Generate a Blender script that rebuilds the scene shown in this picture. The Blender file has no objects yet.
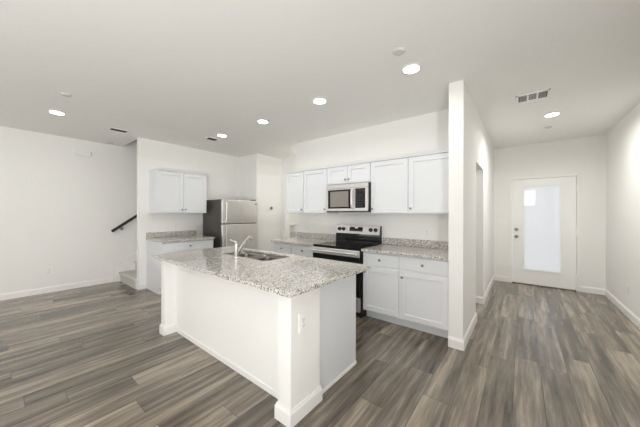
import bpy, bmesh, math, random
from mathutils import Matrix, Vector
R = math.radians
PI = math.pi
scene = bpy.context.scene
COL = scene.collection

# ------------------------------------------------------------------ camera
cam_data = bpy.data.cameras.new('camera')
cam_data.sensor_width = 36.0
cam_data.lens = 255.86 / 640 * 36.0
cam_data.clip_start = 0.05
cam = bpy.data.objects.new('camera', cam_data)
COL.objects.link(cam)
cam.matrix_world = (Matrix.Translation((0, 0, 1.37)) @ Matrix.Rotation(R(38.298), 4, 'Z')
                    @ Matrix.Rotation(R(90), 4, 'X') @ Matrix.Rotation(R(0.14), 4, 'Z'))
scene.camera = cam

# ------------------------------------------------------------------ sky and added window lamps
world = bpy.data.worlds.new('daylight')
scene.world = world
world.use_nodes = True
world.node_tree.nodes['Background'].inputs['Color'].default_value = (0.95, 0.97, 1.0, 1)
world.node_tree.nodes['Background'].inputs['Strength'].default_value = 0.75


def added_window_light(name, centre, w, h, heading, tilt, power, color=(0.985, 0.99, 1.0)):
    """Area lamp added at an unseen window: heading 0 shines towards +Y, tilt raises the beam."""
    d = bpy.data.lights.new(name, 'AREA')
    d.shape = 'RECTANGLE'
    d.size = w
    d.size_y = h
    d.energy = power
    d.color = color
    o = bpy.data.objects.new(name, d)
    o.location = centre
    o.rotation_euler = (R(90 + tilt), 0, R(heading))
    COL.objects.link(o)


YB = -3.2
# unseen openings added for daylight: x0, x1, z0, z1, sky lamp, upward ceiling fill
UNSEEN_WINDOWS = [(-5.7, -3.9, 0.9, 2.35, 2, 11), (-3.0, -1.2, 1.2, 2.35, 1, 25), (0.03, 0.50, 1.78, 2.5, 11, 0)]  # the last one is placed to reflect in the door glass
for i, (a, b, c, d, p, q) in enumerate(UNSEEN_WINDOWS):
    added_window_light('added_daylight', ((a + b) / 2, YB + 0.01, (c + d) / 2), b - a, d - c, 0, 0, p)
    if q:
        added_window_light('added_ceiling_fill', ((a + b) / 2, YB + 0.08, c + 0.03), b - a, 0.12, 0, 76, q)  # added strip lamp tilted up to brighten the ceiling
# unseen window added in the right wall to light the room: y0, y1, z0, z1
SIDE = (-2.2, -0.9, 0.5, 2.35)
added_window_light('added_daylight', (1.21, (SIDE[0] + SIDE[1]) / 2, (SIDE[2] + SIDE[3]) / 2), SIDE[1] - SIDE[0], SIDE[3] - SIDE[2], 90, 0, 12)
added_window_light('added_ceiling_fill', (1.235, (SIDE[0] + SIDE[1]) / 2, SIDE[2] + 0.06), SIDE[1] - SIDE[0], 0.12, 90, 55, 205)  # added strip lamp at the sill, tilted up as fill

LAMP_POWER = 3.9
LENS_STRENGTH = 14.0

vs = scene.view_settings
vs.view_transform = 'Standard'
vs.look = 'None'
vs.gamma = 1.0
vs.use_curve_mapping = False
vs.exposure = 0.24
scene.cycles.max_bounces = 10
scene.cycles.diffuse_bounces = 7
scene.cycles.sample_clamp_indirect = 6.0


# ------------------------------------------------------------------ materials
def lin(r, g, b):
    f = lambda c: (c / 255 / 12.92) if c / 255 <= 0.04045 else ((c / 255 + 0.055) / 1.055) ** 2.4
    return (f(r), f(g), f(b), 1)


class NT:
    def __init__(self, name):
        self.m = bpy.data.materials.new(name)
        self.m.use_nodes = True
        self.t = self.m.node_tree
        self.b = self.t.nodes['Principled BSDF']

    def n(self, typ, **kw):
        nd = self.t.nodes.new(typ)
        for k, v in kw.items():
            setattr(nd, k, v)
        return nd

    def l(self, a, b):
        self.t.links.new(a, b)

    def math(self, op, a, b=None, c=None):
        nd = self.n('ShaderNodeMath', operation=op)
        for i, v in enumerate((a, b, c)):
            if v is None:
                continue
            if isinstance(v, (int, float)):
                nd.inputs[i].default_value = v
            else:
                self.l(v, nd.inputs[i])
        return nd.outputs[0]

    def ramp(self, fac, stops, interp='LINEAR'):
        nd = self.n('ShaderNodeValToRGB')
        nd.color_ramp.interpolation = interp
        els = nd.color_ramp.elements
        while len(els) < len(stops):
            els.new(0.5)
        for e, (p, c) in zip(els, stops):
            e.position = p
            e.color = c
        self.l(fac, nd.inputs[0])
        return nd.outputs[0]

    def coords(self, scale=(1, 1, 1), kind='Object'):
        tc = self.n('ShaderNodeTexCoord')
        mp = self.n('ShaderNodeMapping')
        mp.inputs['Scale'].default_value = scale
        self.l(tc.outputs[kind], mp.inputs[0])
        return mp.outputs[0]

    def noise(self, vec, scale, detail=3, rough=0.5):
        nd = self.n('ShaderNodeTexNoise')
        nd.inputs['Scale'].default_value = scale
        nd.inputs['Detail'].default_value = detail
        nd.inputs['Roughness'].default_value = rough
        self.l(vec, nd.inputs['Vector'])
        return nd.outputs[0]

    def bump(self, h, strength, dist=0.002):
        nd = self.n('ShaderNodeBump')
        nd.inputs['Strength'].default_value = strength
        nd.inputs['Distance'].default_value = dist
        self.l(h, nd.inputs['Height'])
        self.l(nd.outputs[0], self.b.inputs['Normal'])


def plain(name, col, rough=0.5, metal=0.0, spec=0.5, bump=0, bscale=200):
    k = NT(name)
    k.b.inputs['Base Color'].default_value = col
    k.b.inputs['Roughness'].default_value = rough
    k.b.inputs['Metallic'].default_value = metal
    k.b.inputs['Specular IOR Level'].default_value = spec
    if bump:
        k.bump(k.noise(k.coords(), bscale, 2), bump)
    return k.m


M = {}
M['wall'] = plain('wall_paint', lin(240, 239, 236), 0.75, spec=0.25, bump=0.08, bscale=160)
M['ceiling'] = plain('ceiling_paint', lin(241, 240, 237), 0.9, spec=0.1, bump=0.1, bscale=120)
M['trim'] = plain('trim_paint', lin(242, 241, 238), 0.4, spec=0.4)
M['cabinet'] = plain('cabinet_paint', lin(222, 224, 226), 0.38, spec=0.4, bump=0.02)
M['plate'] = plain('white_plastic', lin(241, 240, 237), 0.35)
M['detector'] = plain('detector_plastic', lin(212, 210, 205), 0.5)
M['slot'] = plain('dark_slot', lin(120, 117, 112), 0.6)
M['nickel'] = plain('brushed_nickel', lin(150, 147, 142), 0.3, metal=1.0)
M['chrome'] = plain('chrome', lin(225, 225, 224), 0.12, metal=1.0)
M['black_plastic'] = plain('black_plastic', lin(24, 23, 23), 0.35)
M['black_glass'] = plain('black_glass', lin(10, 10, 11), 0.06, spec=0.4)
M['dark_steel'] = plain('dark_grey_enamel', lin(74, 71, 67), 0.42, bump=0.06, bscale=500)
M['rail_wood'] = plain('dark_rail', lin(44, 38, 35), 0.35)
M['door_paint'] = plain('door_paint', lin(246, 246, 244), 0.42, spec=0.4)
M['vent_dark'] = plain('duct_interior', lin(70, 68, 64), 0.8)
M['vent_paint'] = plain('vent_paint', lin(246, 245, 243), 0.45)
M['vent_grey'] = plain('grey_louvre', lin(138, 136, 131), 0.5)
M['threshold'] = plain('bronze_sill', lin(96, 88, 78), 0.45, metal=0.6)


def steel(name='stainless_steel', lo=lin(220, 218, 215), hi=lin(236, 234, 231), rough=0.36):
    k = NT(name)
    k.b.inputs['Metallic'].default_value = 1.0
    v = k.coords((60, 60, 0.6))
    n = k.noise(v, 6, 2)
    k.l(k.ramp(n, [(0.3, lo), (0.7, hi)]), k.b.inputs['Base Color'])
    k.b.inputs['Roughness'].default_value = rough
    return k.m


M['steel'] = steel()
M['sink_steel'] = steel('sink_steel', lin(138, 134, 129), lin(152, 148, 143), 0.28)


def carpet():
    k = NT('stair_carpet')
    n = k.noise(k.coords(), 90, 4, 0.7)
    k.l(k.ramp(n, [(0.3, lin(178, 175, 169)), (0.7, lin(228, 225, 219))]), k.b.inputs['Base Color'])
    k.b.inputs['Roughness'].default_value = 0.95
    k.bump(n, 0.6, 0.006)
    return k.m


M['carpet'] = carpet()


def granite():
    k = NT('speckled_granite')
    v = k.coords()
    big = k.noise(v, 30, 4, 0.6)
    base = k.ramp(big, [(0.3, lin(200, 196, 189)), (0.55, lin(217, 213, 207)), (0.75, lin(229, 226, 221))])

    def spots(scale, thr, seed):
        mp = k.n('ShaderNodeMapping')
        mp.inputs['Location'].default_value = (seed, seed * 2.3, seed * 0.7)
        k.l(v, mp.inputs[0])
        vo = k.n('ShaderNodeTexVoronoi')
        vo.inputs['Scale'].default_value = scale
        vo.inputs['Randomness'].default_value = 1.0
        k.l(mp.outputs[0], vo.inputs['Vector'])
        sep = k.n('ShaderNodeSeparateColor')
        k.l(vo.outputs['Color'], sep.inputs[0])
        return k.math('LESS_THAN', sep.outputs[0], thr)

    def mix(a, fac, col):
        nd = k.n('ShaderNodeMix', data_type='RGBA')
        k.l(fac, nd.inputs['Factor'])
        k.l(a, nd.inputs['A'])
        nd.inputs['B'].default_value = col
        return nd.outputs['Result']

    c = mix(base, spots(170, 0.20, 3.1), lin(168, 161, 152))
    c = mix(c, spots(140, 0.14, 7.7), lin(238, 235, 230))
    c = mix(c, spots(160, 0.17, 1.3), lin(88, 83, 78))
    c = mix(c, spots(200, 0.10, 9.2), lin(52, 48, 46))
    k.l(c, k.b.inputs['Base Color'])
    k.b.inputs['Roughness'].default_value = 0.09
    k.b.inputs['Specular IOR Level'].default_value = 0.55
    return k.m


M['granite'] = granite()


def plank_floor():
    k = NT('grey_brown_plank_floor')
    W, L = 0.18, 1.22
    tc = k.n('ShaderNodeTexCoord')
    sep = k.n('ShaderNodeSeparateXYZ')
    k.l(tc.outputs['Object'], sep.inputs[0])
    x, y = sep.outputs[0], sep.outputs[1]
    xs = k.math('DIVIDE', k.math('ADD', x, 20.03), W)
    row = k.math('FLOOR', xs)
    fx = k.math('FRACT', xs)
    wn = k.n('ShaderNodeTexWhiteNoise', noise_dimensions='1D')
    k.l(row, wn.inputs['W'])
    ys = k.math('ADD', k.math('DIVIDE', k.math('ADD', y, 20), L), wn.outputs['Value'])
    idx = k.math('FLOOR', ys)
    fy = k.math('FRACT', ys)
    comb = k.n('ShaderNodeCombineXYZ')
    k.l(row, comb.inputs[0])
    k.l(idx, comb.inputs[1])
    wn2 = k.n('ShaderNodeTexWhiteNoise', noise_dimensions='3D')
    k.l(comb.outputs[0], wn2.inputs['Vector'])
    rnd = wn2.outputs['Value']
    # grain coordinates, shifted from plank to plank
    gx = k.math('ADD', k.math('MULTIPLY', x, 1.0), k.math('MULTIPLY', rnd, 37.0))
    gy = k.math('MULTIPLY', y, 0.065)
    g = k.n('ShaderNodeCombineXYZ')
    k.l(gx, g.inputs[0])
    k.l(gy, g.inputs[1])
    k.l(k.math('MULTIPLY', rnd, 11.0), g.inputs[2])
    broad = k.noise(g.outputs[0], 16, 5, 0.62)
    fine = k.noise(g.outputs[0], 70, 3, 0.6)
    mixv = k.math('ADD', k.math('MULTIPLY', k.math('ADD', k.math('MULTIPLY', k.math('SUBTRACT', broad, 0.5), 1.08), 0.5), 0.95), k.math('MULTIPLY', fine, 0.28))
    mixv = k.math('ADD', mixv, k.math('MULTIPLY', k.math('SUBTRACT', rnd, 0.5), 0.26))
    col = k.ramp(mixv, [(0.36, lin(56, 49, 41)), (0.50, lin(91, 83, 71)), (0.66, lin(122, 112, 98)), (0.86, lin(168, 156, 139))])
    # joints
    ex = k.math('LESS_THAN', k.math('MINIMUM', fx, k.math('SUBTRACT', 1.0, fx)), 0.011)
    ey = k.math('LESS_THAN', k.math('MINIMUM', fy, k.math('SUBTRACT', 1.0, fy)), 0.0016)
    e = k.math('MAXIMUM', ex, ey)
    nd = k.n('ShaderNodeMix', data_type='RGBA')
    k.l(k.math('MULTIPLY', e, 0.85), nd.inputs['Factor'])
    k.l(col, nd.inputs['A'])
    nd.inputs['B'].default_value = lin(40, 36, 32)
    k.l(nd.outputs['Result'], k.b.inputs['Base Color'])
    k.b.inputs['Roughness'].default_value = 0.27
    k.b.inputs['Specular IOR Level'].default_value = 0.7
    k.b.inputs['Coat Weight'].default_value = 0.22
    k.b.inputs['Coat Roughness'].default_value = 0.16
    k.bump(k.math('SUBTRACT', k.math('MULTIPLY', fine, 0.4), e), 0.12, 0.002)
    return k.m


M['floor'] = plank_floor()


def frosted():
    k = NT('frosted_pane')
    tr = k.n('ShaderNodeBsdfTranslucent')
    tr.inputs['Color'].default_value = (0.95, 0.95, 0.945, 1)
    gl = k.n('ShaderNodeBsdfGlossy')
    gl.inputs['Roughness'].default_value = 0.03
    df = k.n('ShaderNodeBsdfDiffuse')
    df.inputs['Color'].default_value = lin(232, 233, 234)
    mx = k.n('ShaderNodeMixShader')
    mx.inputs[0].default_value = 0.12
    k.l(tr.outputs[0], mx.inputs[1])
    k.l(df.outputs[0], mx.inputs[2])
    fr = k.n('ShaderNodeFresnel')
    fr.inputs['IOR'].default_value = 1.5
    m2 = k.n('ShaderNodeMixShader')
    k.l(fr.outputs[0], m2.inputs[0])
    k.l(mx.outputs[0], m2.inputs[1])
    k.l(gl.outputs[0], m2.inputs[2])
    k.l(m2.outputs[0], k.t.nodes['Material Output'].inputs['Surface'])
    return k.m


M['pane'] = frosted()


def clear():
    k = NT('clear_glass')
    tr = k.n('ShaderNodeBsdfTransparent')
    gl = k.n('ShaderNodeBsdfGlossy')
    gl.inputs['Roughness'].default_value = 0.02
    mx = k.n('ShaderNodeMixShader')
    mx.inputs[0].default_value = 0.06
    k.l(tr.outputs[0], mx.inputs[1])
    k.l(gl.outputs[0], mx.inputs[2])
    k.l(mx.outputs[0], k.t.nodes['Material Output'].inputs['Surface'])
    return k.m


M['clear_glass'] = clear()


def emit(name, col, s):
    k = NT(name)
    k.b.inputs['Base Color'].default_value = (0.9, 0.9, 0.88, 1)
    k.b.inputs['Emission Color'].default_value = col
    k.b.inputs['Emission Strength'].default_value = s
    return k.m


M['lens'] = emit('lit_lens', (1.0, 0.97, 0.92, 1), LENS_STRENGTH)
M['digits'] = emit('display_glow', (0.75, 0.9, 1.0, 1), 0.5)


# ------------------------------------------------------------------ geometry helpers
def box(bm, x0, x1, y0, y1, z0, z1, bev=0.0, seg=1):
    vs_ = [bm.verts.new((x, y, z)) for x in (x0, x1) for y in (y0, y1) for z in (z0, z1)]
    idx = [(0, 1, 3, 2), (4, 6, 7, 5), (0, 4, 5, 1), (2, 3, 7, 6), (0, 2, 6, 4), (1, 5, 7, 3)]
    fs = [bm.faces.new([vs_[i] for i in f]) for f in idx]
    if bev:
        es = list({e for f in fs for e in f.edges})
        bmesh.ops.bevel(bm, geom=es, offset=bev, segments=seg, affect='EDGES', profile=0.6)
    return bm


def B(*a, **k):
    return box(bmesh.new(), *a, **k)


def obox(bm, centre, size, rot, bev=0.0):
    """A box turned by a rotation matrix."""
    t = bmesh.new()
    sx, sy, sz = size
    box(t, -sx / 2, sx / 2, -sy / 2, sy / 2, -sz / 2, sz / 2, bev)
    bmesh.ops.transform(t, matrix=Matrix.Translation(centre) @ rot.to_4x4(), verts=t.verts)
    me = bpy.data.meshes.new('tmp')
    t.to_mesh(me)
    t.free()
    bm.from_mesh(me)
    bpy.data.meshes.remove(me)


def lathe(bm, profile, centre=(0, 0, 0), axis='Z', seg=32, cap=True):
    """Profile of (radius, height) pairs turned about an axis through centre."""
    rings = []
    c = Vector(centre)
    for r, h in profile:
        ring = []
        for i in range(seg):
            a = 2 * PI * i / seg
            p, q = r * math.cos(a), r * math.sin(a)
            v = {'Z': (p, q, h), 'Y': (p, h, -q), 'X': (h, p, q)}[axis]
            ring.append(bm.verts.new(c + Vector(v)))
        rings.append(ring)
    for a, b in zip(rings, rings[1:]):
        for i in range(seg):
            bm.faces.new((a[i], a[(i + 1) % seg], b[(i + 1) % seg], b[i]))
    if cap:
        bm.faces.new(rings[0])
        bm.faces.new(rings[-1])
    bmesh.ops.recalc_face_normals(bm, faces=bm.faces)
    return bm


def tube(bm, pts, radii, seg=16):
    pts = [Vector(p) for p in pts]
    rings = []
    up = Vector((0.13, 0.07, 1)).normalized()
    for i, p in enumerate(pts):
        t = (pts[min(i + 1, len(pts) - 1)] - pts[max(i - 1, 0)]).normalized()
        if abs(t.dot(up)) > 0.99:
            up = Vector((1, 0.1, 0)).normalized()
        a = t.cross(up).normalized()
        b = t.cross(a)
        r = radii[i] if isinstance(radii, (list, tuple)) else radii
        rings.append([bm.verts.new(p + r * (math.cos(2 * PI * j / seg) * a + math.sin(2 * PI * j / seg) * b)) for j in range(seg)])
    for a, b in zip(rings, rings[1:]):
        for i in range(seg):
            bm.faces.new((a[i], a[(i + 1) % seg], b[(i + 1) % seg], b[i]))
    bm.faces.new(rings[0])
    bm.faces.new(rings[-1])
    bmesh.ops.recalc_face_normals(bm, faces=bm.faces)
    return bm


def smooth_path(pts, n=6):
    """Catmull-Rom through the points."""
    P = [Vector(p) for p in pts]
    P = [2 * P[0] - P[1]] + P + [2 * P[-1] - P[-2]]
    out = []
    for i in range(1, len(P) - 2):
        for j in range(n):
            t = j / n
            a, b, c, d = P[i - 1:i + 3]
            out.append(0.5 * (2 * b + (c - a) * t + (2 * a - 5 * b + 4 * c - d) * t * t + (3 * b - a - 3 * c + d) * t ** 3))
    out.append(P[-2])
    return out


def rrect(x0, x1, y0, y1, r, z, n=5):
    pts = []
    for cx, cy, a0 in ((x1 - r, y1 - r, 0), (x0 + r, y1 - r, 90), (x0 + r, y0 + r, 180), (x1 - r, y0 + r, 270)):
        for i in range(n + 1):
            a = R(a0 + 90 * i / n)
            pts.append((cx + r * math.cos(a), cy + r * math.sin(a), z))
    return pts


def plate_with_holes(bm, outer, holes, z0, z1):
    loops = []
    edges = []
    for lp in [outer] + holes:
        v = [bm.verts.new((p[0], p[1], z1)) for p in lp]
        e = [bm.edges.new((v[i], v[(i + 1) % len(v)])) for i in range(len(v))]
        edges += e
        loops.append(v)
    res = bmesh.ops.triangle_fill(bm, edges=edges, use_beauty=True, use_dissolve=False)
    top = [g for g in res['geom'] if isinstance(g, bmesh.types.BMFace)]
    ret = bmesh.ops.extrude_face_region(bm, geom=top)
    nv = [g for g in ret['geom'] if isinstance(g, bmesh.types.BMVert)]
    bmesh.ops.translate(bm, verts=nv, vec=(0, 0, z0 - z1))
    bmesh.ops.recalc_face_normals(bm, faces=bm.faces)
    return bm


def obj(name, bm, mat, parent=None, smooth=False):
    me = bpy.data.meshes.new(name)
    bmesh.ops.recalc_face_normals(bm, faces=bm.faces)
    bm.to_mesh(me)
    bm.free()
    me.materials.append(M[mat] if isinstance(mat, str) else mat)
    o = bpy.data.objects.new(name, me)
    COL.objects.link(o)
    if smooth:
        for p in me.polygons:
            p.use_smooth = True
        try:
            me.set_sharp_from_angle(angle=R(38))
        except Exception:
            pass
    if parent is not None:
        o.parent = parent
    return o


def tag(o, label, cat, group=None):
    o['label'] = label
    o['category'] = cat
    if group:
        o['group'] = group
    return o


def thing(name, label, cat, loc=(0, 0, 0), rotz=0.0, group=None):
    o = bpy.data.objects.new(name, None)
    o.empty_display_size = 0.1
    COL.objects.link(o)
    o.location = loc
    o.rotation_euler = (0, 0, rotz)
    return tag(o, label, cat, group)


def struct(name, bm, mat, parent=None, smooth=False):
    o = obj(name, bm, mat, parent, smooth)
    if parent is None:
        o['kind'] = 'structure'
    return o


def copy_thing(o, parent=None):
    c = o.copy()
    COL.objects.link(c)
    c.parent = parent
    for ch in [k for k in bpy.data.objects if k.parent == o]:
        copy_thing(ch, c)
    return c


# ------------------------------------------------------------------ the room
ZC = 2.72
XL, XR = -6.38, 1.115
XA = -5.37                       # face of the wall behind the short cabinet run
XP0, XP1 = -0.598, -0.463        # hall partition
YK = 3.60                        # kitchen back wall
YF = 6.40                        # front door wall
YA = 3.63

struct('floor', B(XL - 0.2, XR + 0.2, YB - 0.2, YF + 0.15, -0.1, 0), 'floor')

bm = bmesh.new()
box(bm, XL - 0.15, XR + 0.15, YB - 0.15, 1.60, ZC, ZC + 0.25)
box(bm, -5.47, XR + 0.15, 1.60, YF + 0.15, ZC, ZC + 0.25)
struct('ceiling', bm, 'ceiling')
struct('ceiling_stairwell', B(XL - 0.15, -5.3, 1.4, 5.8, 5.2, 5.3), 'ceiling')

struct('wall_left', B(XL - 0.15, XL, YB - 0.15, 5.6, 0, 5.2), 'wall')
bm = bmesh.new()
box(bm, XA - 0.11, XA, 1.583, 5.6, 0, ZC)
box(bm, XA - 0.11, XA, 1.5, 5.6, ZC + 0.25, 5.2)
struct('wall_cabinet_run', bm, 'wall')
struct('wall_stairwell_end', B(XL, XA - 0.11, 5.45, 5.6, 0, 5.2), 'wall')
struct('wall_stairwell_front', B(XL, XA, 1.45, 1.6, ZC + 0.25, 5.2), 'wall')
struct('wall_fridge_end', B(XA, -4.685, YA, 4.42, 0, ZC), 'wall')

# wall at the end of the passage, with a doorway
bm = bmesh.new()
box(bm, XA, -4.545, 4.42, 4.54, 0, ZC)
box(bm, -3.74, -3.32, 4.42, 4.54, 0, ZC)
box(bm, -4.545, -3.74, 4.42, 4.54, 2.03, ZC)
struct('wall_passage_end', bm, 'wall')
bm = bmesh.new()
box(bm, XA, -5.2, 4.54, 5.3, 0, ZC)
box(bm, -5.2, -3.32, 5.18, 5.3, 0, ZC)
struct('wall_pantry', bm, 'wall')
bm = bmesh.new()
box(bm, -4.605, -4.545, 4.40, 4.42, 0, 2.09, 0.004)
box(bm, -3.74, -3.68, 4.40, 4.42, 0, 2.09, 0.004)
box(bm, -4.545, -3.74, 4.40, 4.42, 2.03, 2.09, 0.004)
struct('trim_1', bm, 'trim')

bm = bmesh.new()
box(bm, -3.44, XP0, YK, YK + 0.12, 0, ZC)
box(bm, -3.44, -3.32, YK + 0.12, 5.3, 0, ZC)
struct('wall_kitchen_back', bm, 'wall')

bm = bmesh.new()
box(bm, XP0, XP1, 2.908, 3.815, 0, ZC)
box(bm, XP0, XP1, 3.815, 4.60, 2.04, ZC)
box(bm, XP0, XP1, 4.60, YF, 0, ZC)
struct('wall_hall_left', bm, 'wall')
bm = bmesh.new()
box(bm, -2.6, XP0, 5.6, 5.72, 0, ZC)
box(bm, -2.72, -2.6, 3.72, 5.72, 0, ZC)
struct('wall_closet', bm, 'wall')

DX0, DX1, DZ = -0.150, 0.757, 2.045
bm = bmesh.new()
box(bm, XP0, DX0 - 0.012, YF, YF + 0.15, 0, ZC)
box(bm, DX1 + 0.012, XR + 0.15, YF, YF + 0.15, 0, ZC)
box(bm, DX0 - 0.012, DX1 + 0.012, YF, YF + 0.15, DZ + 0.012, ZC)
struct('wall_hall_end', bm, 'wall')
bm = bmesh.new()
box(bm, XR, XR + 0.15, YB - 0.15, SIDE[0], 0, ZC)
box(bm, XR, XR + 0.15, SIDE[1], YF + 0.15, 0, ZC)
box(bm, XR, XR + 0.15, SIDE[0], SIDE[1], 0, SIDE[2])
box(bm, XR, XR + 0.15, SIDE[0], SIDE[1], SIDE[3], ZC)
struct('wall_right', bm, 'wall')
bm = bmesh.new()
box(bm, XR + 0.05, XR + 0.11, SIDE[0], SIDE[0] + 0.045, SIDE[2], SIDE[3])
box(bm, XR + 0.05, XR + 0.11, SIDE[1] - 0.045, SIDE[1], SIDE[2], SIDE[3])
box(bm, XR + 0.05, XR + 0.11, SIDE[0] + 0.045, SIDE[1] - 0.045, SIDE[2], SIDE[2] + 0.045)
box(bm, XR + 0.05, XR + 0.11, SIDE[0] + 0.045, SIDE[1] - 0.045, SIDE[3] - 0.045, SIDE[3])
struct('window_4', bm, 'trim')  # frame of the added side window, out of view

# wall behind the camera with three added window openings
bm = bmesh.new()
xs = [XL]
for a, b, c, d, p, q in UNSEEN_WINDOWS:
    box(bm, xs[-1], a, YB - 0.15, YB, 0, ZC)
    box(bm, a, b, YB - 0.15, YB, 0, c)
    box(bm, a, b, YB - 0.15, YB, d, ZC)
    xs.append(b)
box(bm, xs[-1], XR, YB - 0.15, YB, 0, ZC)
struct('wall_back', bm, 'wall')
for i, (a, b, c, d, p, q) in enumerate(UNSEEN_WINDOWS):
    bm = bmesh.new()
    t = 0.045
    box(bm, a, a + t, YB - 0.11, YB - 0.05, c, d)
    box(bm, b - t, b, YB - 0.11, YB - 0.05, c, d)
    box(bm, a + t, b - t, YB - 0.11, YB - 0.05, c, c + t)
    box(bm, a + t, b - t, YB - 0.11, YB - 0.05, d - t, d)
    struct('window_%d' % (i + 1), bm, 'trim')  # frames of the unseen windows added for daylight


# baseboards -------------------------------------------------------
BH, BT = 0.105, 0.014


def base_path(bm, pts, side=1, h=BH, t=BT):
    """Mitred board along a floor path of axis-aligned legs; it projects to the right of the path (side 1) or the left."""
    prof = [(0, 0), (t, 0), (t, h - 0.022), (t * 0.55, h - 0.008), (t * 0.45, h), (0, h)]
    P = [Vector((x, y, 0)) for x, y in pts]
    nrm = []
    for p, q in zip(P, P[1:]):
        d = (q - p).normalized()
        nrm.append(Vector((d.y, -d.x, 0)) * side)
    rings = []
    for i, p in enumerate(P):
        m = nrm[0] if i == 0 else nrm[-1] if i == len(P) - 1 else nrm[i - 1] + nrm[i]
        rings.append([bm.verts.new(p + m * o_ + Vector((0, 0, z_))) for o_, z_ in prof])
    n = len(prof)
    for r0, r1 in zip(rings, rings[1:]):
        for i in range(n):
            bm.faces.new((r0[i], r0[(i + 1) % n], r1[(i + 1) % n], r1[i]))
    bm.faces.new(rings[0])
    bm.faces.new(rings[-1])


def base(name, paths):
    bm = bmesh.new()
    for p in paths:
        base_path(bm, p)
    struct(name, bm, 'trim')


base('baseboard_left', [[(XL, YB), (XL, 1.44)]])
base('baseboard_cabinet_run', [[(XA - 0.11, 1.583), (XA, 1.583), (XA, 1.695)][::1]])
base('baseboard_partition', [[(XP0, 2.908), (XP1, 2.908), (XP1, 3.815), (XP0, 3.815)]])
base('baseboard_hall_left', [[(XP0, 4.60), (XP1, 4.60), (XP1, YF), (DX0 - 0.048, YF)]])
base('baseboard_hall_end', [[(DX1 + 0.048, YF), (XR, YF), (XR, YB)]])
base('baseboard_passage', [[(-4.685, YA), (-4.685, 4.40)], [(-3.44, 4.40), (-3.44, YK)]])

# door jamb lining
bm = bmesh.new()
J = 0.034
box(bm, DX0 - 0.012 - J, DX0 - 0.004, YF - 0.010, YF + 0.12, 0, DZ + 0.012 + J, 0.003)
box(bm, DX1 + 0.004, DX1 + 0.012 + J, YF - 0.010, YF + 0.12, 0, DZ + 0.012 + J, 0.003)
box(bm, DX0 - 0.004, DX1 + 0.004, YF - 0.010, YF + 0.12, DZ + 0.006, DZ + 0.012 + J, 0.003)
struct('trim_2', bm, 'trim')

# front door -------------------------------------------------------
GX0, GX1, GZ0, GZ1 = 0.030, 0.560, 0.300, 1.905
y0, y1 = YF + 0.004, YF + 0.048
bm = bmesh.new()
outer = [(DX0, 0.016), (DX1, 0.016), (DX1, DZ), (DX0, DZ)]
hole = [(GX0, GZ0), (GX1, GZ0), (GX1, GZ1), (GX0, GZ1)]
plate_with_holes(bm, outer, [hole], -y1, -y0)
bmesh.ops.transform(bm, matrix=Matrix.Rotation(R(90), 4, 'X'), verts=bm.verts)
door = struct('door_1', bm, 'door_paint')
bm = bmesh.new()
f = 0.032
outer = [(GX0 - f, GZ0 - f), (GX1 + f, GZ0 - f), (GX1 + f, GZ1 + f), (GX0 - f, GZ1 + f)]
hole = [(GX0 + 0.006, GZ0 + 0.006), (GX1 - 0.006, GZ0 + 0.006), (GX1 - 0.006, GZ1 - 0.006), (GX0 + 0.006, GZ1 - 0.006)]
plate_with_holes(bm, outer, [hole], -(y0 + 0.001), -(y0 - 0.012))
bmesh.ops.transform(bm, matrix=Matrix.Rotation(R(90), 4, 'X'), verts=bm.verts)
bmesh.ops.bevel(bm, geom=[e for e in bm.edges if e.is_manifold and e.calc_face_angle(0) > 0.5], offset=0.005, segments=2, affect='EDGES')
obj('pane_moulding', bm, 'door_paint', door)
p = obj('glass_pane', B(GX0, GX1, YF + 0.018, YF + 0.026, GZ0, GZ1), 'pane', door)
p['label'] = 'frosted white glass pane'
p.data.materials.append(M['clear_glass'])
for fc_ in p.data.polygons:                     # the film is on the room side of the glass
    fc_.material_index = 0 if fc_.normal.y < -0.5 else 1
for z, nm in ((1.065, 'deadbolt'), (0.925, 'door_knob')):
    bm = bmesh.new()
    lathe(bm, [(0.033, y0), (0.033, y0 - 0.006), (0.028, y0 - 0.012), (0.013, y0 - 0.014), (0.013, y0 - 0.034),
               (0.022, y0 - 0.042), (0.028, y0 - 0.056), (0.022, y0 - 0.068), (0.004, y0 - 0.072)] if nm == 'door_knob' else
          [(0.031, y0), (0.031, y0 - 0.010), (0.026, y0 - 0.016), (0.015, y0 - 0.018), (0.012, y0 - 0.026), (0.002, y0 - 0.027)],
          (-0.088, 0, z), 'Y', 24)
    if nm == 'deadbolt':
        box(bm, -0.093, -0.083, y0 - 0.044, y0 - 0.024, z - 0.018, z + 0.018, 0.003)
    o = obj(nm, bm, 'nickel', door, True)
    o['label'] = 'brushed nickel ' + nm.replace('_', ' ')
for z in (0.25, 1.05, 1.84):
    bm = bmesh.new()
    lathe(bm, [(0.007, z - 0.045), (0.007, z + 0.045)], (DX1 + 0.002, YF - 0.008, 0), 'Z', 12)
    box(bm, DX1 - 0.02, DX1 + 0.02, YF + 0.000, YF + 0.006, z - 0.045, z + 0.045)
    obj('hinge', bm, 'vent_paint', door, True)
obj('threshold', B(DX0, DX1, YF - 0.02, YF + 0.13, 0, 0.016, 0.003), 'threshold', door)


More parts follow.
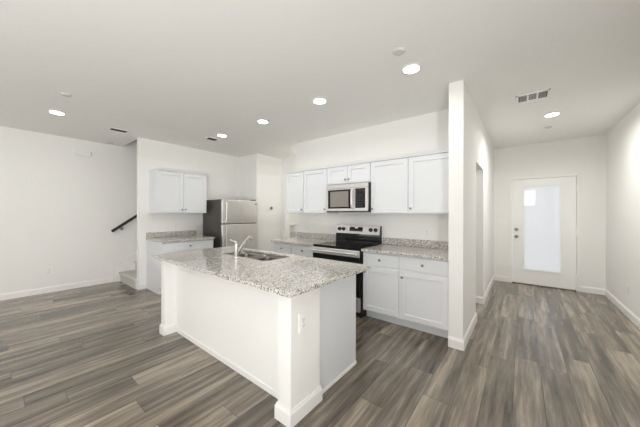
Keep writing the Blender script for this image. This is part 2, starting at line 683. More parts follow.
# ------------------------------------------------------------------ cabinets
def shaker(x0, x1, z0, z1, y=0.0, t=0.019, frame=0.058, depth=0.011):
    """Door face looking towards -Y with a recessed middle panel."""
    bm = bmesh.new()
    c = 0.0022
    rings = []
    for ins, yy in ((0, y), (0, y - t + c), (c, y - t), (frame, y - t), (frame + 0.004, y - t + depth)):
        rings.append([bm.verts.new(p) for p in ((x0 + ins, yy, z0 + ins), (x1 - ins, yy, z0 + ins), (x1 - ins, yy, z1 - ins), (x0 + ins, yy, z1 - ins))])
    for p, q in zip(rings, rings[1:]):
        for i in range(4):
            bm.faces.new((p[i], p[(i + 1) % 4], q[(i + 1) % 4], q[i]))
    bm.faces.new(rings[0])
    bm.faces.new(rings[-1])
    return bm


def knob(parent, x, z, y=-0.019):
    bm = bmesh.new()
    lathe(bm, [(0.008, y), (0.006, y - 0.010), (0.007, y - 0.014), (0.0145, y - 0.018), (0.0155, y - 0.023), (0.012, y - 0.028), (0.002, y - 0.029)],
          (x, 0, z), 'Y', 20)
    o = obj('knob', bm, 'nickel', parent, True)
    o['label'] = 'small dark nickel knob'


def base_cabinet(label, loc, w, rotz=0, doors=(('L',),), knob_side='L', drawers=1, group=None, depth=0.60):
    t = thing('base_cabinet', label, 'cabinet', loc, rotz, group)
    bm = bmesh.new()
    box(bm, 0, w, 0, depth, 0.114, 0.884)
    obj('body', bm, 'cabinet', t)
    obj('toe_kick', B(0, w, 0.10, depth, 0, 0.114), 'cabinet', t)
    n = drawers
    dw = w / n
    for i in range(n):
        a, b = i * dw + 0.010, (i + 1) * dw - 0.010
        d = obj('drawer', B(a, b, -0.019, 0, 0.715, 0.866, 0.003), 'cabinet', t)
        knob(d, (a + b) / 2, 0.79)
    nd = len(knob_side)
    dw = w / nd
    for i, s in enumerate(knob_side):
        a, b = i * dw + 0.010, (i + 1) * dw - 0.010
        if nd == 2:
            a, b = (0.010, w / 2 - 0.002) if i == 0 else (w / 2 + 0.002, w - 0.010)
        d = obj('door', shaker(a, b, 0.132, 0.694), 'cabinet', t)
        knob(d, a + 0.030 if s == 'L' else b - 0.030, 0.622)
    return t


def wall_cabinet(label, loc, w, z0, z1, depth, knobs, rotz=0, group=None):
    t = thing('wall_cabinet', label, 'cabinet', loc, rotz, group)
    obj('body', B(0, w, 0, depth, z0 - loc[2], z1 - loc[2]), 'cabinet', t)
    obj('top_trim', B(-0.0, w, -0.026, depth, z1 - loc[2], z1 - loc[2] + 0.022, 0.004), 'cabinet', t)
    n = len(knobs)
    for i, s in enumerate(knobs):
        if n == 2:
            a, b = (0.008, w / 2 - 0.002) if i == 0 else (w / 2 + 0.002, w - 0.008)
        else:
            a, b = 0.006, w - 0.006
        d = obj('door', shaker(a, b, z0 - loc[2] + 0.008, z1 - loc[2] - 0.008), 'cabinet', t)
        knob(d, a + 0.030 if s == 'L' else b - 0.030, z0 - loc[2] + 0.065)
    return t


YCF = 2.983                      # carcass front of the run along the kitchen wall
base_cabinet('white base cabinet just right of the range, drawer over one door', (-1.633, YCF, 0), 0.490, knob_side='L', group='base cabinets along the kitchen wall')
base_cabinet('white base cabinet against the hall partition, drawer over one door', (-1.143, YCF, 0), 0.543, knob_side='L', group='base cabinets along the kitchen wall')
base_cabinet('white base cabinet just left of the range, drawer front showing above the island', (-2.93, YCF, 0), 0.484, knob_side='L', group='base cabinets along the kitchen wall')
base_cabinet('white base cabinet at the open left end of the kitchen wall counter', (-3.37, YCF, 0), 0.440, knob_side='R', group='base cabinets along the kitchen wall')
base_cabinet('white base cabinet with one wide drawer beside the refrigerator', (-4.675, 1.70, 0), 0.90, R(90), knob_side='RL', depth=0.69)

YU = 3.275                       # carcass front of the wall cabinets
gq = 'white cabinets hung along the kitchen wall'
wall_cabinet('white wall cabinet at the free left end of the hanging row', (-3.375, YU, 1.372), 0.443, 1.372, 2.09, 0.325, 'R', group=gq)
wall_cabinet('white wall cabinet hung directly left of the microwave', (-2.932, YU, 1.372), 0.498, 1.372, 2.09, 0.325, 'R', group=gq)
wall_cabinet('short two-door white wall cabinet above the microwave', (-2.434, YU, 1.815), 0.764, 1.815, 2.09, 0.325, 'RL', group=gq)
wall_cabinet('white wall cabinet hung directly right of the microwave', (-1.670, YU, 1.372), 0.530, 1.372, 2.09, 0.325, 'L', group=gq)
wall_cabinet('white wall cabinet hung against the hall partition', (-1.140, YU, 1.372), 0.540, 1.372, 2.09, 0.325, 'L', group=gq)
wall_cabinet('two-door white wall cabinet hung alone beside the refrigerator', (-5.025, 1.735, 1.372), 0.91, 1.372, 2.125, 0.345, 'RL', R(90))


# worktops ---------------------------------------------------------
def worktop(label, x0, x1, y0, y1, splash, group='granite worktops'):
    t = thing('granite_worktop', label, 'worktop', (0, 0, 0), 0, group)
    obj('slab', B(x0, x1, y0, y1, 0.884, 0.914, 0.004, seg=2), 'granite', t)
    for s in splash:
        obj('backsplash', B(*s, 0.914, 1.014, 0.003), 'granite', t)
    return t


worktop('granite worktop with backsplash right of the range', -1.633, XP0, 2.927, YK, [(-1.633, XP0, YK - 0.02, YK)])
worktop('granite worktop with backsplash left of the range, open at its left end', -3.39, -2.446, 2.927, YK, [(-3.39, -2.446, YK - 0.02, YK)])
worktop('granite worktop with backsplash beside the refrigerator', XA, -4.63, 1.69, 2.605, [(XA, XA + 0.02, 1.69, 2.605)])

# ------------------------------------------------------------------ island
IX0, IX1, IY0, IY1 = -3.17, -1.042, 1.045, 2.048
isl = thing('kitchen_island', 'white kitchen island base with corner posts under the granite top', 'island', (-2.2, 1.55, 0))
IO = Vector((-2.2, 1.55, 0))


def ip(name, bm, mat, parent=isl):
    bmesh.ops.translate(bm, verts=bm.verts, vec=-IO)
    return obj(name, bm, mat, parent)


PF, PB = 1.172, 1.475            # posts from front to back
PANEL = 1.300
ip('front_panel', B(-3.14, -1.285, PANEL, PANEL + 0.02, 0, 0.884), 'wall')
bm = bmesh.new()
box(bm, -3.14, -1.285, PANEL - 0.012, PANEL, 0, 0.050, 0.003)
box(bm, -3.14, -1.285, PANEL - 0.010, PANEL, 0.848, 0.884, 0.003)
ip('panel_trim', bm, 'trim')
for xa, xb, ya, yb in ((-3.235, -3.140, PF, PB), (-1.285, -1.162, PF, PB)):
    post = ip('corner_post', B(xa, xb, ya, yb, 0, 0.884, 0.002), 'wall')
    bm = bmesh.new()
    if xb < -2:
        base_path(bm, [(xa, yb), (xa, ya), (xb, ya), (xb, PANEL - 0.012)])
    else:
        base_path(bm, [(xa, PANEL - 0.012), (xa, ya), (xb, ya), (xb, yb), (-1.192, yb)])
    b_ = ip('base_trim', bm, 'trim', post)
    bm = bmesh.new()
    box(bm, xa - 0.010, xb + 0.010, ya - 0.010, yb + (0.0 if xb < -2 else 0.010), 0.848, 0.884, 0.003)
    ip('cap_trim', bm, 'trim', post)
ip('side_panel', B(-1.225, -1.192, PB, 2.042, 0, 0.884), 'cabinet')
ip('shoe_trim', B(-1.192, -1.181, PB + 0.016, 2.040, 0, 0.030, 0.003), 'trim')
ip('side_panel', B(-3.200, -3.175, PB, 2.000, 0, 0.884), 'cabinet')
ip('body', B(-3.175, -1.225, PANEL + 0.02, 1.985, 0.114, 0.600), 'cabinet')
bm = bmesh.new()
box(bm, -3.175, -1.225, 1.965, 1.985, 0.600, 0.884)
box(bm, -3.175, -2.76, PANEL + 0.02, 1.965, 0.600, 0.884)
box(bm, -1.84, -1.225, PANEL + 0.02, 1.965, 0.600, 0.884)
ip('rails', bm, 'cabinet')
ip('toe_kick', B(-3.175, -1.225, PANEL + 0.02, 1.93, 0, 0.114), 'cabinet')
for i in range(4):
    w = 1.95 / 4
    bm = shaker(-3.175 + i * w + 0.004, -3.175 + (i + 1) * w - 0.004, 0.132, 0.694)
    bmesh.ops.transform(bm, matrix=Matrix.Translation((-4.40, 1.985, 0)) @ Matrix.Rotation(PI, 4, 'Z'), verts=bm.verts)
    ip('door', bm, 'cabinet')

SX0, SX1, SY0, SY1 = -2.700, -1.915, 1.595, 1.945
bm = bmesh.new()
plate_with_holes(bm, rrect(IX0, IX1, IY0, IY1, 0.012, 0, 4), [rrect(SX0, SX1, SY0, SY1, 0.05, 0, 5)], 0.884, 0.914)
bmesh.ops.bevel(bm, geom=[e for e in bm.edges if e.is_manifold and e.calc_face_angle(0) > 1.2 and max(v.co.z for v in e.verts) > 0.91 and min(v.co.z for v in e.verts) > 0.91], offset=0.003, segments=1, affect='EDGES')
tag(obj('granite_worktop', bm, 'granite'), 'big speckled granite top of the kitchen island holding the sink', 'worktop', 'granite worktops')

# sink
sink = thing('double_sink', 'stainless steel double bowl sink set in the island top', 'sink', ((SX0 + SX1) / 2, (SY0 + SY1) / 2, 0.884))
SO = Vector(sink.location)
mid = (SX0 + SX1) / 2
bowls = [(SX0 + 0.012, mid - 0.012), (mid + 0.012, SX1 - 0.012)]
bm = bmesh.new()
plate_with_holes(bm, rrect(SX0 + 0.001, SX1 - 0.001, SY0 + 0.001, SY1 - 0.001, 0.05, 0, 5),
                 [rrect(a, b, SY0 + 0.014, SY1 - 0.014, 0.06, 0, 5) for a, b in bowls], 0.896, 0.902)
bmesh.ops.translate(bm, verts=bm.verts, vec=-SO)
obj('rim', bm, 'sink_steel', sink)
for a, b in bowls:
    bm = bmesh.new()
    loops = []
    for ins, z, r in ((0.0, 0.899, 0.06), (0.004, 0.86, 0.06), (0.010, 0.76, 0.06), (0.020, 0.735, 0.06), (0.045, 0.722, 0.05), (0.12, 0.718, 0.03)):
        loops.append([bm.verts.new(p) for p in rrect(a + ins, b - ins, SY0 + 0.014 + ins, SY1 - 0.014 - ins, r, z, 5)])
    for p, q in zip(loops, loops[1:]):
        n = len(p)
        for i in range(n):
            bm.faces.new((p[i], p[(i + 1) % n], q[(i + 1) % n], q[i]))
    bm.faces.new(loops[-1])
    bmesh.ops.translate(bm, verts=bm.verts, vec=-SO)
    bw = obj('bowl', bm, 'sink_steel', sink, True)
    md = bw.modifiers.new('thickness', 'SOLIDIFY')
    md.thickness = 0.002
    bm = bmesh.new()
    lathe(bm, [(0.045, 0.719), (0.045, 0.723), (0.036, 0.725), (0.030, 0.721), (0.004, 0.720)], ((a + b) / 2, (SY0 + SY1) / 2, 0), 'Z', 24)
    bmesh.ops.translate(bm, verts=bm.verts, vec=-SO)
    obj('drain', bm, 'chrome', bw, True)

# faucet
FS = 0.88
fc = thing('kitchen_faucet', 'chrome kitchen faucet with slanted pull-out spout beside the island sink', 'faucet', (-2.306, 1.535, 0.914))
obj('base', lathe(bmesh.new(), [(0.031, 0), (0.031, 0.006), (0.027, 0.012), (0.024, 0.014)]), 'chrome', fc, True)
obj('body', lathe(bmesh.new(), [(0.023, 0.012), (0.021, 0.10), (0.023, 0.13), (0.023, 0.158), (0.015, 0.170), (0.003, 0.173)]), 'chrome', fc, True)
pts = smooth_path([(0.0, 0.010, 0.050), (0.0, 0.050, 0.105), (0.0, 0.100, 0.165), (0.0, 0.135, 0.200)], 5)
obj('spout', tube(bmesh.new(), pts, [0.020 - 0.003 * i / len(pts) for i in range(len(pts))]), 'chrome', fc, True)
sp = tube(bmesh.new(), smooth_path([(0, 0.128, 0.194), (0, 0.160, 0.222), (0, 0.190, 0.222), (0, 0.204, 0.200)], 4), 0.0185)
o = obj('spray_head', sp, 'chrome', fc, True)
obj('aerator', tube(bmesh.new(), [(0.0, 0.2035, 0.201), (0.0, 0.209, 0.191)], 0.013, 16), 'black_plastic', o, True)
obj('lever_handle', tube(bmesh.new(), smooth_path([(0.0, 0.0, 0.168), (-0.012, -0.004, 0.182), (-0.04, -0.016, 0.192), (-0.085, -0.030, 0.200)], 4), [0.014] * 5 + [0.008] * 8), 'chrome', fc, True)


fc.scale = (FS, FS, FS)

# ------------------------------------------------------------------ range
rx0, rx1, ry0, ry1 = -2.438, -1.641, 2.945, 3.585
rg = thing('kitchen_range', 'stainless and black electric range between the granite worktops', 'stove', ((rx0 + rx1) / 2, 3.2, 0))
RO = Vector(rg.location)


def part(root, name, bm, mat, parent=None, smooth=False):
    bmesh.ops.translate(bm, verts=bm.verts, vec=-Vector(root.location))
    return obj(name, bm, mat, parent or root, smooth)


part(rg, 'body', B(rx0, rx1, ry0, ry1, 0.03, 0.895), 'black_plastic')
ck = part(rg, 'cooktop', B(rx0, rx1, ry0 - 0.025, ry1 - 0.05, 0.895, 0.917, 0.004, seg=2), 'black_glass')
burner_mat = plain('burner_ring', lin(52, 52, 54), 0.2)
for bx, by, br in ((-2.24, 3.08, 0.095), (-1.84, 3.08, 0.115), (-2.24, 3.37, 0.075), (-1.84, 3.37, 0.075)):
    bm = bmesh.new()
    lathe(bm, [(br, 0.917), (br, 0.9175), (br - 0.005, 0.9176), (br - 0.005, 0.917)], (bx, by, 0), 'Z', 36, cap=False)
    part(rg, 'burner_ring', bm, burner_mat, ck)
dr = part(rg, 'oven_door', B(rx0 + 0.004, rx1 - 0.004, ry0 - 0.035, ry0 - 0.001, 0.275, 0.880, 0.004), 'black_glass')
part(rg, 'door_trim', B(rx0 + 0.004, rx1 - 0.004, ry0 - 0.041, ry0 - 0.033, 0.795, 0.882, 0.003), 'steel', dr)
bm = bmesh.new()
tube(bm, [(rx0 + 0.03, ry0 - 0.085, 0.842), (rx1 - 0.03, ry0 - 0.085, 0.842)], 0.0125)
for x in (rx0 + 0.05, rx1 - 0.05):
    box(bm, x - 0.010, x + 0.010, ry0 - 0.085, ry0 - 0.040, 0.833, 0.851)
part(rg, 'handle', bm, 'steel', dr, True)
part(rg, 'window', B(rx0 + 0.12, rx1 - 0.12, ry0 - 0.037, ry0 - 0.034, 0.40, 0.68), 'black_glass', dr)
part(rg, 'storage_drawer', B(rx0 + 0.004, rx1 - 0.004, ry0 - 0.033, ry0 - 0.001, 0.085, 0.268, 0.004), 'steel')
for x in (rx0 + 0.05, rx1 - 0.05):
    for y in (ry0 + 0.05, ry1 - 0.05):
        part(rg, 'foot', lathe(bmesh.new(), [(0.02, 0), (0.02, 0.03)], (x, y, 0), 'Z', 16), 'black_plastic')
# backguard: black lower glass riser and a tilted stainless console
bm = bmesh.new()
yb = ry1 + 0.010
prof = [(3.50, 0.917), (yb, 0.917), (yb, 1.183), (3.535, 1.183), (3.505, 1.055)]
a = [bm.verts.new((rx0 + 0.012, y, z)) for y, z in prof]
b = [bm.verts.new((rx1 - 0.012, y, z)) for y, z in prof]
for i in range(5):
    bm.faces.new((a[i], a[(i + 1) % 5], b[(i + 1) % 5], b[i]))
bm.faces.new(a)
bm.faces.new(b)
bg = part(rg, 'backguard', bm, 'black_glass')
tilt = Matrix.Rotation(-math.atan2(0.030, 0.128), 3, 'X')


def on_console(bm, x, zt, w, h, t, lift):
    """Box lying on the tilted console face; zt runs 0..1 up that face."""
    y = 3.505 + 0.030 * zt
    z = 1.055 + 0.128 * zt
    n = Vector((0, -0.128, 0.030)).normalized()
    obox(bm, Vector((x, y, z)) + n * lift, (w, t, h), tilt)
    return bm


bm = on_console(bmesh.new(), (rx0 + rx1) / 2, 0.50, rx1 - rx0 - 0.022, 0.134, 0.008, 0.002)
con = part(rg, 'console', bm, 'steel', bg)
bm = on_console(bmesh.new(), -2.05, 0.54, 0.235, 0.070, 0.004, 0.008)
part(rg, 'display', bm, 'black_glass', bg)
bm = bmesh.new()
for k in range(4):
    on_console(bm, -2.065 + k * 0.014, 0.70, 0.008, 0.016, 0.001, 0.0105)
part(rg, 'display_digits', bm, 'digits', bg)
bm = bmesh.new()
for k in range(9):
    on_console(bm, -2.145 + k * 0.024, 0.38, 0.013, 0.006, 0.001, 0.0105)
part(rg, 'touch_keys', bm, plain('key_print', lin(150, 150, 150), 0.5), bg)
nrm = Vector((0, -0.128, 0.030)).normalized()
for x in (-2.358, -2.280, -1.795, -1.713):
    p0 = Vector((x, 3.505 + 0.015, 1.055 + 0.064)) + nrm * 0.006
    bm = tube(bmesh.new(), [p0, p0 + nrm * 0.008, p0 + nrm * 0.010, p0 + nrm * 0.030], [0.031, 0.030, 0.026, 0.023], 24)
    obox(bm, p0 + nrm * 0.031, (0.008, 0.006, 0.040), tilt)
    o = part(rg, 'control_knob', bm, 'black_plastic', bg, True)
    o['label'] = 'round black control knob'

# ------------------------------------------------------------------ microwave
mx0, mx1, my0, mz0, mz1 = -2.395, -1.672, 3.205, 1.392, 1.808
mw = thing('microwave_oven', 'stainless microwave with black window hung above the range', 'microwave', ((mx0 + mx1) / 2, 3.4, mz0))
part(mw, 'body', B(mx0, mx1, my0, 3.595, mz0, mz1), 'black_plastic')
part(mw, 'top_panel', B(mx0, mx1, my0 - 0.022, my0 - 0.001, 1.745, mz1 - 0.002, 0.003), 'steel')
md_ = part(mw, 'door', B(mx0, -1.885, my0 - 0.024, my0 - 0.001, mz0 + 0.014, 1.742, 0.004), 'steel')
part(mw, 'window', B(mx0 + 0.040, -1.945, my0 - 0.027, my0 - 0.020, 1.445, 1.725, 0.003), 'black_glass', md_)
gm = NT('window_screen')
gm.b.inputs['Base Color'].default_value = lin(130, 126, 120)
gm.b.inputs['Roughness'].default_value = 0.15
gm.b.inputs['Specular IOR Level'].default_value = 0.7
part(mw, 'window_screen', B(mx0 + 0.085, -1.985, my0 - 0.0285, my0 - 0.026, 1.468, 1.700), gm.m, md_)
bm = bmesh.new()
tube(bm, smooth_path([(-1.912, my0 - 0.030, 1.722), (-1.912, my0 - 0.062, 1.690), (-1.912, my0 - 0.066, 1.585), (-1.912, my0 - 0.062, 1.480), (-1.912, my0 - 0.030, 1.448)], 5), 0.013)
part(mw, 'handle', bm, 'steel', md_, True)
cp = part(mw, 'control_panel', B(-1.882, mx1, my0 - 0.024, my0 - 0.001, mz0 + 0.014, 1.742, 0.004), 'steel')
part(mw, 'keypad', B(-1.872, -1.712, my0 - 0.027, my0 - 0.020, 1.450, 1.728, 0.003), 'black_glass', cp)
part(mw, 'display', B(-1.850, -1.735, my0 - 0.0285, my0 - 0.026, 1.685, 1.712), plain('dim_display', lin(40, 42, 44), 0.1), cp)
key_mat = plain('key_caps', lin(27, 27, 27), 0.3)
for r_ in range(5):
    for c_ in range(3):
        part(mw, 'key', B(-1.846 + c_ * 0.038, -1.824 + c_ * 0.038, my0 - 0.028, my0 - 0.026, 1.475 + r_ * 0.038, 1.492 + r_ * 0.038), key_mat, cp)
bm = bmesh.new()
for i in range(14):
    box(bm, mx0 + 0.05 + i * 0.048, mx0 + 0.084 + i * 0.048, my0 - 0.010, my0 + 0.002, mz0 + 0.001, mz0 + 0.012)
part(mw, 'vent_strip', bm, 'vent_dark')

# ------------------------------------------------------------------ refrigerator
fy0, fy1 = 2.725, 3.565
fr = thing('refrigerator', 'stainless top-freezer refrigerator with dark grey sides in the corner', 'refrigerator', (-4.95, (fy0 + fy1) / 2, 0))
FB, FF = -4.625, -4.555
part(fr, 'body', B(-5.33, FB, fy0, fy1, 0.03, 1.645, 0.006), 'dark_steel')
for nm, z0_, z1_, hz0, hz1 in (('freezer_door', 1.165, 1.640, 1.20, 1.58), ('fridge_door', 0.095, 1.150, 0.55, 1.12)):
    d = part(fr, nm, B(FB + 0.004, FF, fy0, fy1, z0_, z1_, 0.010, seg=3), 'steel', None, True)
    hx, hy = FF + 0.045, fy0 + 0.060
    bm = bmesh.new()
    tube(bm, smooth_path([(FF, hy, hz0), (hx - 0.008, hy, hz0 + 0.012), (hx, hy, hz0 + 0.06), (hx, hy, (hz0 + hz1) / 2), (hx, hy, hz1 - 0.06), (hx - 0.008, hy, hz1 - 0.012), (FF, hy, hz1)], 5), 0.012)
    part(fr, 'handle', bm, 'steel', d, True)
    if nm == 'freezer_door':
        part(fr, 'badge', B(FF, FF + 0.003, fy1 - 0.075, fy1 - 0.035, 1.555, 1.580, 0.001), 'black_plastic', d)
part(fr, 'hinge_cover', B(-4.72, -4.60, fy1 - 0.10, fy1 - 0.02, 1.645, 1.662, 0.004), 'dark_steel')
part(fr, 'kick_grille', B(FB, FB + 0.03, fy0 + 0.01, fy1 - 0.01, 0.03, 0.09), 'black_plastic')
for y in (fy0 + 0.06, fy1 - 0.06):
    for x in (-5.25, -4.72):
        part(fr, 'foot', lathe(bmesh.new(), [(0.025, 0), (0.025, 0.03)], (x, y, 0), 'Z', 16), 'black_plastic')

# ------------------------------------------------------------------ stairs
ST0, RISE, RUN = 1.555, 0.185, 0.252
st = thing('staircase', 'carpeted staircase climbing behind the short wall at far left', 'stairs', (-5.92, ST0, 0))
for i in range(15):
    bm = bmesh.new()
    y = ST0 + i * RUN
    box(bm, -6.348, XA - 0.112, y, y + RUN + 0.01, 0, (i + 1) * RISE - 0.03)
    box(bm, -6.348, XA - 0.112, y - 0.028, y + RUN + 0.01, (i + 1) * RISE - 0.04, (i + 1) * RISE, 0.014, seg=3)
    part(st, 'step', bm, 'carpet', None, True)
bm = bmesh.new()
sl = RISE / RUN
prof = [(1.445, 0.0), (1.445, 0.275), (1.445 + 2.9, 0.275 + 2.9 * sl), (1.445 + 2.9, 0.0)]
a = [bm.verts.new((XL + 0.001, y, z)) for y, z in prof]
b = [bm.verts.new((XL + 0.026, y, z)) for y, z in prof]
for i in range(4):
    bm.faces.new((a[i], a[(i + 1) % 4], b[(i + 1) % 4], b[i]))
bm.faces.new(a)
bm.faces.new(b)
struct('trim_3', bm, 'trim')

hr = thing('handrail', 'dark stair handrail on brackets along the left wall', 'handrail', (XL, 1.41, 1.02))
hx = XL + 0.075
p0, d_ = Vector((hx, 1.405, 1.008)), Vector((0, 1, sl)).normalized()
bm = bmesh.new()
q = d_.to_track_quat('Y', 'Z').to_matrix()
obox(bm, p0 + d_ * 1.6, (0.038, 3.2, 0.050), q, 0.008)
part(hr, 'rail', bm, 'rail_wood')
for s in (0.22, 1.3, 2.4, 3.05):
    c = p0 + d_ * s
    bm = bmesh.new()
    tube(bm, [(XL, c.y, c.z - 0.085), (XL + 0.05, c.y, c.z - 0.080), (hx, c.y, c.z - 0.055), (hx, c.y, c.z - 0.022)], 0.007, 12)
    lathe(bm, [(0.028, XL), (0.026, XL + 0.008), (0.004, XL + 0.009)], (0, c.y, c.z - 0.085), 'X', 20)
    part(hr, 'bracket', bm, 'nickel', None, True)


# ------------------------------------------------------------------ plates on the walls
def outlet(label, loc, rotz, kind='outlet', gangs=1):
    """Cover plate facing -Y before turning."""
    name = {'outlet': 'electrical_outlet', 'switch': 'light_switch'}[kind]
    t = thing(name, label, 'outlet' if kind == 'outlet' else 'switch', loc, rotz, 'wall outlets' if kind == 'outlet' else 'wall switches')
    w = 0.040 + 0.023 * (gangs - 1)
    obj('cover_plate', B(-w, w, -0.006, 0, -0.064, 0.064, 0.002), 'plate', t)
    for g in range(gangs):
        cx = (g - (gangs - 1) / 2) * 0.046
        if kind == 'outlet':
            for z in (-0.0215, 0.0215):
                s = obj('socket', B(cx - 0.017, cx + 0.017, -0.0085, -0.006, z - 0.0145, z + 0.0145, 0.002), 'plate', t)
                bm = bmesh.new()
                box(bm, cx - 0.008, cx - 0.005, -0.009, -0.0083, z - 0.004, z + 0.006)
                box(bm, cx + 0.005, cx + 0.008, -0.009, -0.0083, z - 0.004, z + 0.006)
                box(bm, cx - 0.0025, cx + 0.0025, -0.009, -0.0083, z - 0.011, z - 0.007)
                obj('slots', bm, 'slot', s)
            obj('screw', lathe(bmesh.new(), [(0.0035, -0.006), (0.003, -0.0075)], (cx, 0, 0), 'Y', 12), 'nickel', t)
        else:
            bm = bmesh.new()
            obox(bm, Vector((cx, -0.008, 0)), (0.032, 0.006, 0.066), Matrix.Rotation(R(4), 3, 'X'), 0.001)
            obj('rocker', bm, 'plate', t)
    return t


outlet('white outlet low on the left wall above the baseboard', (XL, 0.572, 0.375), R(90))
outlet('white outlet above the granite beside the refrigerator', (XA, 2.200, 1.115), R(90))
outlet('white outlet on the kitchen wall right of the range', (-1.005, YK, 1.11), 0)
outlet('white outlet on the kitchen wall left of the range', (-3.10, YK, 1.11), 0)
outlet('white outlet on the end post of the island', (-1.162, 1.285, 0.638), R(90))
outlet('white outlet low on the right wall near the front door', (XR, 5.244, 0.36), R(-90))
outlet('wide white three-rocker switch plate on the left wall before the stairs', (XL, 1.250, 1.35), R(90), 'switch', 3)
outlet('double white switch plate beside the front door', (-0.315, YF, 1.20), 0, 'switch', 2)

ch = thing('door_chime', 'white rectangular chime box high on the left wall', 'chime', (XL, 0.995, 2.475), R(90))
obj('back_plate', B(-0.115, 0.115, -0.012, 0, -0.055, 0.055, 0.003), 'plate', ch)
obj('cover', B(-0.108, 0.108, -0.052, -0.012, -0.050, 0.050, 0.008, seg=2), 'plate', ch)

th = thing('thermostat', 'small thermostat with dark round dial on the passage wall', 'thermostat', (-4.685, 4.034, 1.495), R(90))
obj('wall_plate', B(-0.075, 0.075, -0.007, 0, -0.055, 0.055, 0.003), 'plate', th)
obj('dial', lathe(bmesh.new(), [(0.035, -0.007), (0.035, -0.020), (0.030, -0.026), (0.002, -0.027)], (0.02, 0, 0), 'Y', 28), plain('dial_face', lin(112, 108, 103), 0.3), th, True)

# shelves in the pantry at the end of the passage
for z, lab in ((1.065, 'white pantry shelf seen past the wall end, upper one'), (0.86, 'white pantry shelf seen past the wall end, lower one')):
    t = thing('pantry_shelf', lab, 'shelf', (-4.3, 5.18, z), 0, 'pantry shelves')
    obj('board', B(-0.9, 0.98, -0.07, 0, -0.018, 0.0, 0.002), 'trim', t)
    obj('cleat', B(-0.9, 0.98, -0.012, 0, -0.05, -0.018), 'trim', t)

# ------------------------------------------------------------------ on the ceiling
lamp_spots = [
    (-4.90, 0.505, 'lit recessed downlight nearest the left wall', 1.0),
    (-4.07, 2.419, 'lit recessed downlight nearest the refrigerator, beside a small vent', 1.0),
    (-2.98, 2.421, 'lit recessed downlight above the far end of the sink', 1.0),
    (-1.90, 2.395, 'lit recessed downlight in front of the microwave', 1.0),
    (-0.81, 2.389, 'lit recessed downlight just left of the hall partition', 1.0),
    (-3.57, 4.02, 'unseen added downlight in the passage behind the kitchen wall', 0.85),  # out of view, added to brighten the passage wall
    (-4.25, 4.74, 'unseen added downlight in the pantry past the passage', 1.8),  # added out of sight so the pantry interior is not dark
    (-1.30, 4.10, 'unseen added downlight in the closet off the hall', 1.6),  # hidden lamp added to light the hall opening's far jamb
    (0.315, 4.655, 'lit recessed downlight in the hall before the front door', 4.2),
]
lamp = thing('recessed_light', lamp_spots[0][2], 'ceiling light', (0, 0, ZC), 0, 'recessed downlights')
bm = bmesh.new()
lathe(bm, [(0.070, 0.0), (0.092, -0.001), (0.094, -0.005), (0.088, -0.009), (0.070, -0.011)], seg=40, cap=False)
obj('trim_ring', bm, 'plate', lamp, True)
lens = obj('lens', lathe(bmesh.new(), [(0.070, -0.001), (0.070, -0.010), (0.055, -0.015), (0.03, -0.018), (0.002, -0.019)], seg=40), 'lens', lamp, True)
for i, (x, y, lab, k) in enumerate(lamp_spots):
    o = lamp if i == 0 else copy_thing(lamp)
    o['label'] = lab
    o.location = (x, y, ZC)
    d = bpy.data.lights.new('downlight_glow', 'AREA')
    d.shape = 'DISK'
    d.size = 0.13
    d.spread = R(165)
    d.energy = LAMP_POWER * k
    d.color = (1.0, 0.99, 0.97)
    lo = bpy.data.objects.new('downlight_glow', d)
    lo.location = (x, y, ZC - 0.024)
    COL.objects.link(lo)

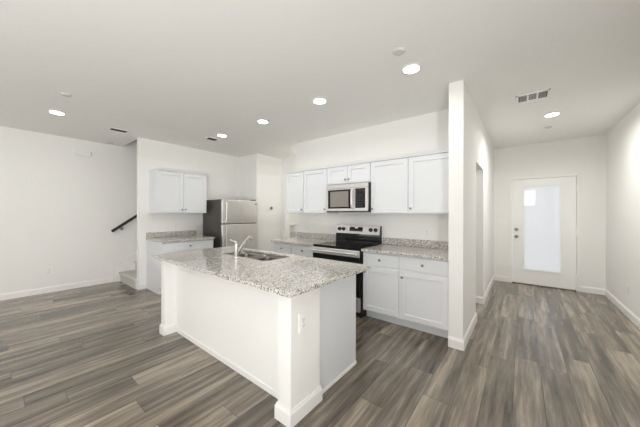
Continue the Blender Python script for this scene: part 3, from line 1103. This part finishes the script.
for x, y, r, lab in ((-4.073, 0.492, 0.050, 'white smoke detector on the ceiling beside the leftmost downlight'),
                     (-0.803, 2.070, 0.052, 'white smoke detector on the ceiling beside the hall partition downlight'),
                     (-6.19, 1.33, 0.070, 'white smoke detector on the ceiling close to the stair opening'),
                     (0.314, 5.313, 0.045, 'white smoke detector on the hall ceiling before the door')):
    t = thing('smoke_detector', lab, 'smoke detector', (x, y, ZC), 0, 'ceiling detectors')
    obj('base', lathe(bmesh.new(), [(r, 0), (r, -0.006), (r * 0.96, -0.008)], seg=32), 'detector', t, True)
    obj('cap', lathe(bmesh.new(), [(r * 0.88, -0.007), (r * 0.80, -0.016), (r * 0.5, -0.020), (r * 0.3, -0.019), (r * 0.05, -0.019)], seg=32), 'detector', t, True)


def vent(label, x, y, lx, ly, rotz, sections, tilt_signs, louvre=('vent_paint',), border=0.022):
    t = thing('ceiling_vent', label, 'vent', (x, y, ZC), rotz, 'ceiling vents')
    bm = bmesh.new()
    hx_, hy_ = lx / 2, ly / 2
    for a in ((-hx_, hx_, -hy_, -hy_ + border), (-hx_, hx_, hy_ - border, hy_), (-hx_, -hx_ + border, -hy_, hy_), (hx_ - border, hx_, -hy_, hy_)):
        box(bm, *a, -0.010, 0, 0.002)
    iw = (lx - 2 * border)
    sw = iw / sections
    for i in range(1, sections):
        xx = -hx_ + border + i * sw
        box(bm, xx - 0.008, xx + 0.008, -hy_ + border, hy_ - border, -0.009, 0, 0.001)
    obj('frame', bm, 'vent_paint', t)
    obj('duct', B(-hx_ + border, hx_ - border, -hy_ + border, hy_ - border, -0.0012, -0.0002), 'vent_dark', t)
    for i in range(sections):
        bm = bmesh.new()
        a, b = -hx_ + border + i * sw + 0.008, -hx_ + border + (i + 1) * sw - 0.008
        n = max(3, int((ly - 2 * border) / 0.019))
        for j in range(n):
            yy = -hy_ + border + (j + 0.5) * (ly - 2 * border) / n
            obox(bm, Vector(((a + b) / 2, yy, -0.0055)), (b - a, 0.013, 0.0012), Matrix.Rotation(R(38 * tilt_signs[i]), 3, 'X'))
        obj('louvres', bm, louvre[i % len(louvre)], t)
    return t


vent('white three-section air vent on the hall ceiling', 0.092, 3.81, 0.30, 0.245, R(0), 3, (1, 0.35, 1))
vent('slim dark-slotted air vent on the ceiling near the stairs', -5.16, 1.24, 0.17, 0.24, 0, 1, (1,), ('vent_grey',), border=0.012)
vent('small dark-slotted air vent beside the downlight by the refrigerator', -4.42, 2.43, 0.17, 0.20, 0, 1, (1,), ('vent_grey',), border=0.012)
